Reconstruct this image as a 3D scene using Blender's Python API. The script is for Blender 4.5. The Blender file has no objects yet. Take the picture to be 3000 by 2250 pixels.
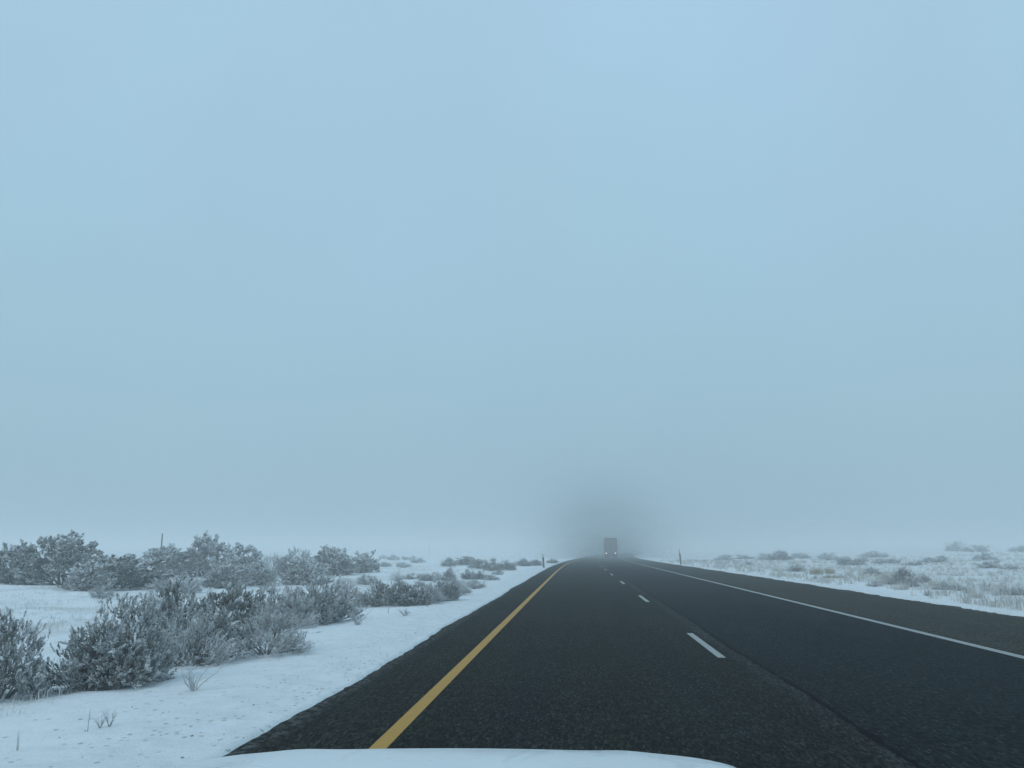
import bpy, math, random
import numpy as np
from mathutils import Vector
R = math.radians
scene = bpy.context.scene
COL = scene.collection
rng = np.random.default_rng(7)
random.seed(7)

# ------------------------------------------------------------------ helpers
def mesh(name, V, F, attrs=None, uv=None, smooth=False):
    me = bpy.data.meshes.new(name)
    V = np.asarray(V, dtype=np.float32)
    if isinstance(F, np.ndarray):
        n = F.shape[1]
        me.vertices.add(len(V)); me.vertices.foreach_set('co', V.ravel())
        me.loops.add(F.size); me.loops.foreach_set('vertex_index', F.astype(np.int32).ravel())
        me.polygons.add(len(F)); me.polygons.foreach_set('loop_start', (np.arange(len(F)) * n).astype(np.int32))
        me.update(calc_edges=True); me.validate()
    else:
        me.from_pydata([tuple(map(float, v)) for v in V], [], F); me.update()
    for k, a in (attrs or {}).items():
        at = me.attributes.new(k, 'FLOAT', 'POINT'); at.data.foreach_set('value', np.asarray(a, dtype=np.float32))
    if uv is not None:
        lay = me.uv_layers.new(name='UVMap')
        idx = np.zeros(len(me.loops), dtype=np.int32); me.loops.foreach_get('vertex_index', idx)
        lay.data.foreach_set('uv', np.asarray(uv, dtype=np.float32)[idx].ravel())
    if smooth:
        me.polygons.foreach_set('use_smooth', np.ones(len(me.polygons), dtype=bool))
    return me

def link(name, me, mat, parent=None, loc=None):
    o = bpy.data.objects.new(name, me); COL.objects.link(o)
    if mat is not None and me is not None and not me.materials: me.materials.append(mat)
    if parent is not None: o.parent = parent
    if loc is not None: o.location = loc
    return o

def tag(o, label=None, cat=None, group=None, kind=None):
    if label: o['label'] = label
    if cat: o['category'] = cat
    if group: o['group'] = group
    if kind: o['kind'] = kind
    return o

def thing(name, loc, label, cat, group=None, rz=0, scale=(1, 1, 1)):
    o = bpy.data.objects.new(name, None); COL.objects.link(o)
    o.location = loc; o.rotation_euler = (0, 0, rz); o.scale = scale; o.empty_display_size = .2
    return tag(o, label, cat, group)

class MB:
    """collects boxes / tubes / quads into one mesh"""
    def __init__(s): s.v = []; s.f = []
    def add(s, V, F):
        b = len(s.v); s.v += [tuple(map(float, v)) for v in V]; s.f += [tuple(i + b for i in f) for f in F]
    def box(s, x0, x1, y0, y1, z0, z1, bev=0.0):
        b = min(bev, .49 * min(x1 - x0, y1 - y0, z1 - z0))
        if b <= 0:
            s.add([(x0, y0, z0), (x1, y0, z0), (x1, y1, z0), (x0, y1, z0), (x0, y0, z1), (x1, y0, z1), (x1, y1, z1), (x0, y1, z1)],
                  [(0, 3, 2, 1), (4, 5, 6, 7), (0, 1, 5, 4), (1, 2, 6, 5), (2, 3, 7, 6), (3, 0, 4, 7)]); return
        V = []; F = []
        def ring(xa, xb, ya, yb, z):
            i = len(V)
            V.extend([(xa + b, ya, z), (xb - b, ya, z), (xb, ya + b, z), (xb, yb - b, z), (xb - b, yb, z), (xa + b, yb, z), (xa, yb - b, z), (xa, ya + b, z)])
            return list(range(i, i + 8))
        r = [ring(x0 + b, x1 - b, y0 + b, y1 - b, z0), ring(x0, x1, y0, y1, z0 + b), ring(x0, x1, y0, y1, z1 - b), ring(x0 + b, x1 - b, y0 + b, y1 - b, z1)]
        for a, c in zip(r, r[1:]):
            for k in range(8): F.append((a[k], a[(k + 1) % 8], c[(k + 1) % 8], c[k]))
        F.append(tuple(reversed(r[0]))); F.append(tuple(r[3])); s.add(V, F)
    def tube(s, P, rad, n=6):
        P = [Vector(p) for p in P]; V = []; F = []
        for i, p in enumerate(P):
            d = (P[min(i + 1, len(P) - 1)] - P[max(i - 1, 0)]).normalized()
            a = d.orthogonal().normalized(); b = d.cross(a)
            r = rad[i] if isinstance(rad, (list, tuple)) else rad
            for k in range(n):
                t = 2 * math.pi * k / n; V.append(p + a * (r * math.cos(t)) + b * (r * math.sin(t)))
        for i in range(len(P) - 1):
            for k in range(n):
                F.append((i * n + k, i * n + (k + 1) % n, (i + 1) * n + (k + 1) % n, (i + 1) * n + k))
        F.append(tuple(reversed(range(n)))); F.append(tuple(range((len(P) - 1) * n, len(P) * n))); s.add(V, F)
    def wheel(s, x0, x1, y, z, prof, n=28):
        """lathe about the X axis, prof = [(t along x 0..1, radius)]"""
        V = []; F = []
        for t, r in prof:
            for k in range(n):
                a = 2 * math.pi * k / n; V.append((x0 + (x1 - x0) * t, y + r * math.cos(a), z + r * math.sin(a)))
        for i in range(len(prof) - 1):
            for k in range(n): F.append((i * n + k, i * n + (k + 1) % n, (i + 1) * n + (k + 1) % n, (i + 1) * n + k))
        F.append(tuple(range(n))); F.append(tuple(range((len(prof) - 1) * n, len(prof) * n))); s.add(V, F)
    def build(s, name, mat, parent=None, smooth=False, loc=None):
        return link(name, mesh(name, s.v, s.f, smooth=smooth), mat, parent, loc)

# node helper ------------------------------------------------------
def new_mat(name):
    m = bpy.data.materials.new(name); m.use_nodes = True
    nt = m.node_tree
    for n in list(nt.nodes): nt.nodes.remove(n)
    out = nt.nodes.new('ShaderNodeOutputMaterial')
    return m, nt, out
class N:
    def __init__(s, nt): s.nt = nt
    def node(s, t, **kw):
        n = s.nt.nodes.new(t)
        for k, v in kw.items(): setattr(n, k, v)
        return n
    def set(s, sock, v):
        if hasattr(v, 'node') or isinstance(v, bpy.types.NodeSocket): s.nt.links.new(v, sock)
        else:
            if sock.type == 'RGBA' and len(v) == 3: v = (*v, 1)
            sock.default_value = v
    def math(s, op, a, b=0.0, c=0.0, clamp=False):
        n = s.node('ShaderNodeMath', operation=op, use_clamp=clamp)
        s.set(n.inputs[0], a); s.set(n.inputs[1], b); s.set(n.inputs[2], c); return n.outputs[0]
    def mix(s, f, a, b, blend='MIX'):
        n = s.node('ShaderNodeMix', data_type='RGBA', blend_type=blend)
        s.set(n.inputs['Factor'], f) if False else s.set(n.inputs[0], f)
        s.set(n.inputs[6], a); s.set(n.inputs[7], b); return n.outputs[2]
    def noise(s, vec, scale, detail=3, rough=.55, dist=0):
        n = s.node('ShaderNodeTexNoise'); s.set(n.inputs['Vector'], vec)
        n.inputs['Scale'].default_value = scale; n.inputs['Detail'].default_value = detail
        n.inputs['Roughness'].default_value = rough; n.inputs['Distortion'].default_value = dist
        return n.outputs['Fac']
    def voro(s, vec, scale, feat='F1', rnd=1):
        n = s.node('ShaderNodeTexVoronoi', feature=feat); s.set(n.inputs['Vector'], vec)
        n.inputs['Scale'].default_value = scale; n.inputs['Randomness'].default_value = rnd
        return n.outputs
    def ramp(s, f, stops, interp='LINEAR'):
        n = s.node('ShaderNodeValToRGB'); s.set(n.inputs[0], f); cr = n.color_ramp; cr.interpolation = interp
        while len(cr.elements) < len(stops): cr.elements.new(.5)
        for e, (p, c) in zip(cr.elements, stops):
            e.position = p; e.color = (c, c, c, 1) if isinstance(c, (int, float)) else (*c, 1)
        return n.outputs[0]
    def mapr(s, v, a, b, c=0.0, d=1.0, smooth=False):
        n = s.node('ShaderNodeMapRange', interpolation_type='SMOOTHSTEP' if smooth else 'LINEAR')
        s.set(n.inputs[0], v)
        for i, q in enumerate((a, b, c, d)): n.inputs[i + 1].default_value = q
        return n.outputs[0]
    def bump(s, h, strength, dist=.01, normal=None):
        n = s.node('ShaderNodeBump'); n.inputs['Strength'].default_value = strength; n.inputs['Distance'].default_value = dist
        s.set(n.inputs['Height'], h)
        if normal is not None: s.set(n.inputs['Normal'], normal)
        return n.outputs[0]
    def bsdf(s, out, color, rough, spec=.5, normal=None, **kw):
        b = s.node('ShaderNodeBsdfPrincipled'); s.set(b.inputs['Base Color'], color); s.set(b.inputs['Roughness'], rough)
        s.set(b.inputs['Specular IOR Level'], spec)
        for k, v in kw.items(): s.set(b.inputs[k], v)
        if normal is not None: s.set(b.inputs['Normal'], normal)
        s.nt.links.new(b.outputs[0], out.inputs['Surface']); return b

# ------------------------------------------------------------------ camera
F_PX, CAM_H = 2390.0, 1.45
PITCH = math.atan(485 / F_PX)
YAW = math.atan(195 / (F_PX * math.cos(PITCH) + 485 * math.sin(PITCH)))
cd = bpy.data.cameras.new('camera'); cam = bpy.data.objects.new('camera', cd); COL.objects.link(cam)
cam.location = (0, 0, CAM_H); cam.rotation_euler = (math.pi / 2 + PITCH, 0, YAW)
cd.sensor_width = 36; cd.lens = 36 * F_PX / 3000; cd.clip_start = .05; cd.clip_end = 6000
scene.camera = cam

# ------------------------------------------------------------------ the lie of the land
def sstep(a, b, x):
    t = np.clip((x - a) / (b - a), 0, 1); return t * t * (3 - 2 * t)
def _h(ix, iy, seed):
    q = np.sin(ix * 127.1 + iy * 311.7 + seed * 74.7) * 43758.5453
    return q - np.floor(q)
def vnoise(x, y, seed=0):
    ix = np.floor(x); iy = np.floor(y); fx = x - ix; fy = y - iy
    fx = fx * fx * (3 - 2 * fx); fy = fy * fy * (3 - 2 * fy)
    a = _h(ix, iy, seed); b = _h(ix + 1, iy, seed); c = _h(ix, iy + 1, seed); d = _h(ix + 1, iy + 1, seed)
    return (a + (b - a) * fx) * (1 - fy) + (c + (d - c) * fx) * fy - .5
def bend(s):
    s = np.asarray(s, dtype=float); t = np.clip(s - 50, 0, 500)
    return 1.7e-4 * t * t + np.clip(s - 550, 0, None) * .17
def dip(s): return -.35 * sstep(50, 200, np.asarray(s, dtype=float))
LEFT, RIGHT = -2.45, 9.6
def verge(lat, s):
    """distance outside the asphalt (ragged edge) on either side"""
    el = .09 * vnoise(s * .31, lat * 0, 1) + .030 * vnoise(s * 2.3, lat * 0, 2) + .035 * vnoise(s * 9.1, lat * 3, 12)
    er = .20 * vnoise(s * .35, lat * 0, 3) + .16 * vnoise(s * 1.3, lat * 0, 4) + .16 * vnoise(s * 5, lat * 0, 5)
    return LEFT - lat + el, lat - RIGHT + er
def ground_z(x, s):
    x = np.asarray(x, dtype=float); s = np.asarray(s, dtype=float)
    lat = x - bend(s)
    dl, dr = verge(lat, s); d = np.maximum(dl, dr); L = dl > dr
    z = -.09 + .12 * sstep(-.03, .13, d) + .02 * sstep(.1, .6, d)
    z = z + np.where(L, -.10 * sstep(.8, 4, d) + 1.6 * sstep(8, 110, d), .06 * sstep(.5, 3, d) + 2.3 * sstep(5, 95, d))
    z = z + .11 * sstep(.6, 5, d) * vnoise(x / 1.9, s / 1.9, 6) + .22 * sstep(3, 14, d) * vnoise(x / 7.3, s / 7.3, 7)
    z = z + .045 * sstep(.4, 2.5, d) * vnoise(x / .55, s / .55, 8) + .022 * sstep(-.02, .2, d) * vnoise(x / .16, s / .16, 9) + .012 * sstep(-.03, .1, d) * vnoise(x / .07, s / .07, 10)
    return z + dip(s)

def pix_ray(px, py):
    x = (px - 1500) / F_PX; u = -(py - 1125) / F_PX
    c, s_ = math.cos(PITCH), math.sin(PITCH)
    X, Y, Z = x, c - u * s_, u * c + s_
    cy, sy = math.cos(YAW), math.sin(YAW)
    return np.array([X * cy - Y * sy, X * sy + Y * cy, Z])
_T = np.concatenate([np.arange(3, 60, .02), np.arange(60, 200, .1), np.arange(200, 900, .5)])
def stand(px, py):
    """the spot of ground where a thing with its foot at that place of the view stands"""
    d = pix_ray(px, py); P = np.array([0, 0, CAM_H]) + _T[:, None] * d[None, :]
    below = P[:, 2] < ground_z(P[:, 0], P[:, 1])
    i = int(np.argmax(below)) if below.any() else int(np.argmin(np.abs(_T - 150)))
    return float(P[i, 0]), float(P[i, 1]), float(ground_z(P[i, 0], P[i, 1]))

# ------------------------------------------------------------------ materials
def mat_snow():
    m, nt, out = new_mat('snow'); k = N(nt)
    geo = k.node('ShaderNodeNewGeometry').outputs['Position']
    uv = k.node('ShaderNodeUVMap').outputs[0]
    sep = k.node('ShaderNodeSeparateXYZ'); k.set(sep.inputs[0], uv); lat = sep.outputs[0]
    fine = k.noise(geo, 45, 4, .65); mid = k.noise(geo, 7, 4, .6); big = k.noise(geo, .55, 4, .6)
    # grit on the snow beside the pavement, plus pits with their shade painted dark
    nearl = k.math('MULTIPLY', k.mapr(lat, -5.2, -3.0, 0, 1, True), k.mapr(lat, -2.2, -2.0, 1, 0))
    nearr = k.math('MULTIPLY', k.mapr(lat, 9.0, 9.2, 0, 1), k.mapr(lat, 9.8, 11.2, 1, 0, True))
    near = k.math('MAXIMUM', nearl, k.math('MULTIPLY', nearr, .9))
    vo = k.voro(geo, 12)
    sepc = k.node('ShaderNodeSeparateColor'); k.set(sepc.inputs[0], vo['Color'])
    keep = k.math('LESS_THAN', sepc.outputs[0], k.math('MULTIPLY', near, k.mapr(k.noise(geo, 1.3, 3), .36, .62, .06, .95)))
    wob = k.math('ADD', vo['Distance'], k.math('MULTIPLY', k.math('SUBTRACT', k.noise(geo, 60, 3), .5), .35))
    speck = k.math('MULTIPLY', keep, k.mapr(wob, .10, .30, 1, 0, True))
    grit = k.math('MULTIPLY', k.mapr(k.noise(geo, 120, 2, .7), .58, .72, 0, 1), k.math('MULTIPLY', near, .35))
    dirt_shade = k.math('MAXIMUM', k.math('MULTIPLY', speck, .62), grit, clamp=True)
    # thin snow where frosted grass shows
    right = k.mapr(lat, 10.2, 13.5, 0, 1, True)
    left = k.math('MULTIPLY', k.mapr(lat, -4.6, -6.5, 0, 1, True), k.mapr(k.noise(geo, .32, 5, .65), .44, .62, 0, 1, True))
    thin = k.math('MAXIMUM', k.math('MULTIPLY', right, k.mapr(big, .30, .62, .25, 1)), left)
    thin = k.math('MULTIPLY', thin, k.mapr(k.noise(geo, 16, 5, .75), .34, .70, 0, 1))
    c = k.mix(k.mapr(mid, .3, .7, 0, 1), (.78, .81, .84), (.86, .88, .89))
    c = k.mix(k.math('MULTIPLY', thin, .72), c, (.42, .40, .35))
    c = k.mix(k.math('MULTIPLY', near, k.mapr(k.noise(geo, 2.6, 4, .65), .3, .7, .02, .34)), c, (.50, .52, .50))
    c = k.mix(dirt_shade, c, (.27, .28, .28))
    h = k.math('ADD', k.math('MULTIPLY', mid, 2.0), k.math('MULTIPLY', fine, .8))
    h = k.math('SUBTRACT', h, k.math('MULTIPLY', speck, 1.2))
    h = k.math('ADD', h, k.math('MULTIPLY', k.math('MULTIPLY', k.noise(geo, 20, 5, .7), thin), 2.0))
    k.bsdf(out, c, .75, .25, k.bump(h, .55, .03))
    return m

def mat_road():
    m, nt, out = new_mat('asphalt'); k = N(nt)
    uv = k.node('ShaderNodeUVMap').outputs[0]
    sep = k.node('ShaderNodeSeparateXYZ'); k.set(sep.inputs[0], uv); lat, s = sep.outputs[0], sep.outputs[1]
    st = k.node('ShaderNodeVectorMath', operation='MULTIPLY'); k.set(st.inputs[0], uv); st.inputs[1].default_value = (1.0, .08, 1)
    streak = k.noise(st.outputs[0], 2.2, 4, .6)
    patch = k.noise(uv, .35, 4, .6); mott = k.noise(uv, 2.4, 4, .65)
    # stones in the surface
    gv = k.node('ShaderNodeVectorMath', operation='MULTIPLY'); k.set(gv.inputs[0], uv); gv.inputs[1].default_value = (1.0, .27, 1); gv = gv.outputs[0]
    vo = k.voro(gv, 60); sc = k.node('ShaderNodeSeparateColor'); k.set(sc.inputs[0], vo['Color'])
    agg = k.noise(gv, 36, 3, .7); agg2 = k.noise(gv, 15, 3, .7)
    wl = k.math('ADD', lat, k.math('MULTIPLY', k.math('SUBTRACT', k.noise(uv, .5, 3), .5), .35))
    lane_r = k.mapr(wl, 2.25, 2.42, 0, 1, True)
    sh_r = k.mapr(wl, 5.95, 6.25, 0, 1, True); sh_l = k.mapr(wl, -1.4, -1.7, 0, 1, True)
    cl = (.0150, .0168, .0145); cr = (.0100, .0130, .0160); cs = (.036, .037, .031)
    c = k.mix(lane_r, cl, cr); c = k.mix(sh_r, c, cs); c = k.mix(k.math('MULTIPLY', sh_l, .6), c, (.021, .0225, .0195))
    # wheel paths, polished a little darker and bluer
    def path(c0, w):
        return k.mapr(k.math('ABSOLUTE', k.math('SUBTRACT', wl, c0)), 0, w, 1, 0, True)
    wp = k.math('MAXIMUM', k.math('MAXIMUM', path(-.55, .55), path(1.2, .5)), k.math('MAXIMUM', path(3.2, .6), path(5.0, .6)))
    c = k.mix(k.math('MULTIPLY', wp, .35), c, (.0125, .016, .019))
    # seam beside the joint: pale worn strip and the open crack
    jn = k.math('ADD', 2.31, k.math('ADD', k.math('MULTIPLY', k.math('SUBTRACT', k.noise(k.math('MULTIPLY', s, 1.0), .12, 2), .5), .22),
                                   k.math('MULTIPLY', k.math('SUBTRACT', k.noise(uv, 4.0, 5, .75), .5), .13)))
    dj = k.math('SUBTRACT', lat, jn)
    seam = k.math('MULTIPLY', k.mapr(dj, -.30, -.16, 0, 1, True), k.mapr(dj, -.03, .02, 1, 0, True))
    c = k.mix(k.math('MULTIPLY', seam, k.mapr(streak, .3, .7, .2, .6)), c, (.042, .046, .047))
    cw = k.mapr(k.noise(uv, 1.3, 4, .7), .36, .60, .013, .050)
    crack = k.math('LESS_THAN', k.math('ABSOLUTE', dj), cw)
    val = k.math('MULTIPLY', k.mapr(agg, .36, .64, .30, 1.9), k.math('MULTIPLY', k.mapr(agg2, .3, .7, .65, 1.35), k.mapr(sc.outputs[0], 0, 1, .35, 1.75)))
    val = k.math('MULTIPLY', val, k.math('MULTIPLY', k.mapr(patch, .3, .7, .84, 1.16), k.mapr(streak, .3, .7, .84, 1.16)))
    val = k.math('MULTIPLY', val, k.mapr(mott, .3, .7, .88, 1.12))
    mul = k.node('ShaderNodeVectorMath', operation='SCALE'); k.set(mul.inputs[0], c); k.set(mul.inputs[3], val)
    c = k.mix(k.mapr(patch, .42, .7, 0, .18), mul.outputs[0], (.0125, .0185, .0130))
    c = k.mix(k.math('GREATER_THAN', sc.outputs[1], .975), c, (.055, .057, .054))
    edge = k.math('MAXIMUM', k.mapr(lat, -2.44, -2.30, 1, 0, True), k.mapr(lat, 9.3, 9.6, 0, 1, True))
    dust = k.math('MULTIPLY', edge, k.mapr(k.noise(uv, 9, 5, .75), .46, .70, 0, .25))
    c = k.mix(dust, c, (.55, .58, .60))
    c = k.mix(crack, c, (.003, .003, .004))
    h = k.math('SUBTRACT', k.math('ADD', k.math('MULTIPLY', agg, 1.0), k.math('MULTIPLY', vo['Distance'], -.8)), k.math('MULTIPLY', crack, 3))
    k.bsdf(out, c, .9, .02, k.bump(h, .8, .010))
    return m

def mat_paint(name, col, wear=.35):
    m, nt, out = new_mat(name); k = N(nt)
    geo = k.node('ShaderNodeNewGeometry').outputs['Position']
    n = k.noise(geo, 55, 4, .75); b = k.noise(geo, 1.1, 3)
    w = k.math('MULTIPLY', k.mapr(n, .50, .66, 0, 1), k.mapr(b, .3, .7, wear * .5, wear * 1.3))
    c = k.mix(w, col, (.09, .09, .085)); c = k.mix(k.mapr(k.noise(geo, 6, 3), .35, .7, 0, .25), c, tuple(.7 * q for q in col))
    k.bsdf(out, c, .7, .3, k.bump(n, .4, .006)); return m

def mat_leaf(name, leaf, leaf2, frost_col, gain=1.0, off=0.0):
    m, nt, out = new_mat(name); k = N(nt)
    fr = k.node('ShaderNodeAttribute', attribute_name='frost').outputs['Fac']
    rnd = k.node('ShaderNodeObjectInfo').outputs['Random']
    geo = k.node('ShaderNodeNewGeometry').outputs['Position']
    f = k.math('ADD', k.math('MULTIPLY', fr, gain), k.math('ADD', off, k.mapr(rnd, 0, 1, -.07, .07)))
    f = k.math('ADD', f, k.mapr(k.noise(geo, 3.0, 3), .3, .7, -.14, .14), clamp=True)
    c = k.mix(k.mapr(k.noise(geo, 1.7, 2), .35, .65, 0, 1), leaf, leaf2)
    c = k.mix(f, c, frost_col)
    k.bsdf(out, c, .75, .2); return m

def mat_plain(name, col, rough=.6, spec=.4, vary=.15, scale=8.0, **kw):
    m, nt, out = new_mat(name); k = N(nt)
    tc = k.node('ShaderNodeTexCoord').outputs['Object']
    n = k.noise(tc, scale, 4, .6)
    c = k.mix(k.mapr(n, .3, .7, 0, 1), tuple(q * (1 - vary) for q in col), tuple(min(1, q * (1 + vary)) for q in col))
    k.bsdf(out, c, rough, spec, **kw); return m

def mat_emit(name, col, strength):
    m, nt, out = new_mat(name); k = N(nt)
    k.bsdf(out, (.5, .1, .08), .4, .5, **{'Emission Color': col, 'Emission Strength': strength}); return m

def mat_hood():
    m, nt, out = new_mat('white_car_paint'); k = N(nt)
    tc = k.node('ShaderNodeTexCoord').outputs['Object']
    st = k.node('ShaderNodeVectorMath', operation='MULTIPLY'); k.set(st.inputs[0], tc); st.inputs[1].default_value = (7, 1.6, 2)
    a = k.noise(st.outputs[0], 1.0, 5, .65, .6)
    run = k.mapr(a, .54, .66, 0, 1, True)
    b = k.noise(tc, 3.0, 4, .6); sp = k.mapr(k.noise(tc, 42, 2, .5), .70, .78, 0, 1)
    c = k.mix(k.mapr(b, .3, .7, 0, 1), (.70, .73, .75), (.80, .82, .83))
    c = k.mix(k.math('MULTIPLY', run, .40), c, (.42, .45, .47))
    c = k.mix(k.math('MULTIPLY', sp, .35), c, (.30, .30, .29))
    k.bsdf(out, c, .36, .5, k.bump(k.noise(tc, 60, 3), .05, .004), **{'Coat Weight': .6, 'Coat Roughness': k.mapr(b, .3, .7, .15, .4)}); return m

M = dict(
    snow=mat_snow(), road=mat_road(),
    yellow=mat_paint('yellow_paint', (.50, .27, .045), .30), white=mat_paint('white_paint', (.36, .37, .355), .30),
    sage=mat_leaf('sage_foliage', (.092, .108, .096), (.135, .142, .120), (.80, .82, .83), 1.0, -.02),
    pale=mat_leaf('rimed_foliage', (.17, .18, .165), (.20, .195, .175), (.76, .78, .79), .95, .12),
    straw=mat_leaf('straw_foliage', (.36, .29, .18), (.40, .33, .22), (.74, .75, .74), .8, .0),
    grass=mat_leaf('frosted_grass', (.36, .32, .24), (.44, .40, .32), (.78, .80, .80), .9, .06),
    bark=mat_leaf('sage_bark', (.055, .050, .045), (.085, .078, .068), (.70, .72, .73), .8, .0),
    cap=mat_plain('bush_snow', (.84, .86, .88), .8, .2, .04),
    hood=mat_hood(), black=mat_plain('black_rubber', (.03, .03, .03), .8), dark=mat_plain('dark_steel', (.07, .07, .075), .6),
    trailer=mat_plain('trailer_paint', (.150, .085, .080), .5, .4, .2, 1.2), alu=mat_plain('aluminium', (.42, .43, .44), .4, .5),
    cab=mat_plain('cab_paint', (.16, .05, .05), .4), lamp=mat_emit('lit_tail_lamp', (1.0, .74, .66), 3.2),
    post=mat_plain('post_brown', (.15, .13, .12), .7), refl=mat_plain('reflector_white', (.62, .64, .64), .5),
    wood=mat_plain('weathered_wood', (.12, .115, .105), .9, .2, .3), stone=mat_plain('grit', (.24, .25, .25), .9, .2, .4, 30.0),
)

# ------------------------------------------------------------------ ground and road
rows = np.concatenate([np.arange(-8, 3, .5), np.arange(3, 26, .09), 26 * 1.012 ** np.arange(0, 120)])
rows = np.concatenate([rows, rows[-1] * 1.045 ** np.arange(1, 46)])
rows = rows[rows < 1500]
def fan(a, step, grow, stop):
    o = []; x = a
    while abs(x - a) < stop: o.append(x); x += step; step *= grow
    return o
lc = [LEFT + .3 - q for q in np.arange(0, 1.1, .035)]
lc += fan(lc[-1] - .05, -.06, 1.022, 1300)
rc = list(np.arange(RIGHT - .6, RIGHT + 1.2, .05)); rc += fan(rc[-1] + .06, .07, 1.025, 1300)
cols = np.array(sorted(lc) + list(np.linspace(LEFT + .5, RIGHT - .8, 12)) + rc)
LAT, S = np.meshgrid(cols, rows)
X = LAT + bend(S); Z = ground_z(X, S)
nr, nc = LAT.shape
idx = np.arange(nr * nc).reshape(nr, nc)
Fq = np.stack([idx[:-1, :-1], idx[:-1, 1:], idx[1:, 1:], idx[1:, :-1]], -1).reshape(-1, 4)
V = np.stack([X, S, Z], -1).reshape(-1, 3)
tag(link('snow_ground', mesh('snow_ground', V, Fq, uv=np.stack([LAT, S], -1).reshape(-1, 2), smooth=True), M['snow']),
    'snow covered desert ground on both sides of the highway', 'ground', kind='structure')

def strip(name, l0, l1, s0, s1, z, mat, parent, n=2, step=None):
    rr = rows[(rows > s0) & (rows < s1)]; rr = np.concatenate([[s0], rr, [s1]])
    L_, S_ = np.meshgrid(np.linspace(l0, l1, n), rr)
    v = np.stack([L_ + bend(S_), S_, dip(S_) + z], -1).reshape(-1, 3)
    i = np.arange(L_.size).reshape(L_.shape)
    f = np.stack([i[:-1, :-1], i[:-1, 1:], i[1:, 1:], i[1:, :-1]], -1).reshape(-1, 4)
    return link(name, mesh(name, v, f, uv=np.stack([L_, S_], -1).reshape(-1, 2)), mat, parent)
road = strip('road', LEFT - .25, RIGHT + .45, -8, 1450, 0, M['road'], None, 6)
tag(road, 'dark wet asphalt highway curving gently right into the fog', 'road', kind='structure')
strip('yellow_edge_line', -1.575, -1.445, -8, 700, .004, M['yellow'], road)
strip('white_edge_line', 5.97, 6.13, -8, 700, .004, M['white'], road)
for i in range(26):
    s0 = 11.85 + 12.15 * i
    strip('lane_dash', 1.875, 1.985, s0, s0 + 3.35, .004, M['white'], road)

# grit lying on the snow beside the left pavement edge
gm = MB()
for _ in range(170):
    s = 5 + 26 * random.random() ** 1.5; d = abs(random.gauss(0, .75)) + .12
    x = LEFT - d + float(bend(s)); z = float(ground_z(x, s)); r = .004 + .007 * random.random() ** 3
    a = random.random() * 6.28
    P = [(x + r * 1.5 * math.cos(a + q * 1.257) * random.uniform(.7, 1.2), s + r * 1.5 * math.sin(a + q * 1.257) * random.uniform(.7, 1.2), z - .003) for q in range(5)]
    T = [(x + (p[0] - x) * .55, s + (p[1] - s) * .55, z + r * random.uniform(.5, 1.0)) for p in P]
    gm.add(P + T, [tuple(range(5, 10))] + [(q, (q + 1) % 5, 5 + (q + 1) % 5, 5 + q) for q in range(5)])
tag(gm.build('gravel', M['stone']), 'dark grit scattered on the snow beside the left pavement edge', 'gravel', kind='stuff')

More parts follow.
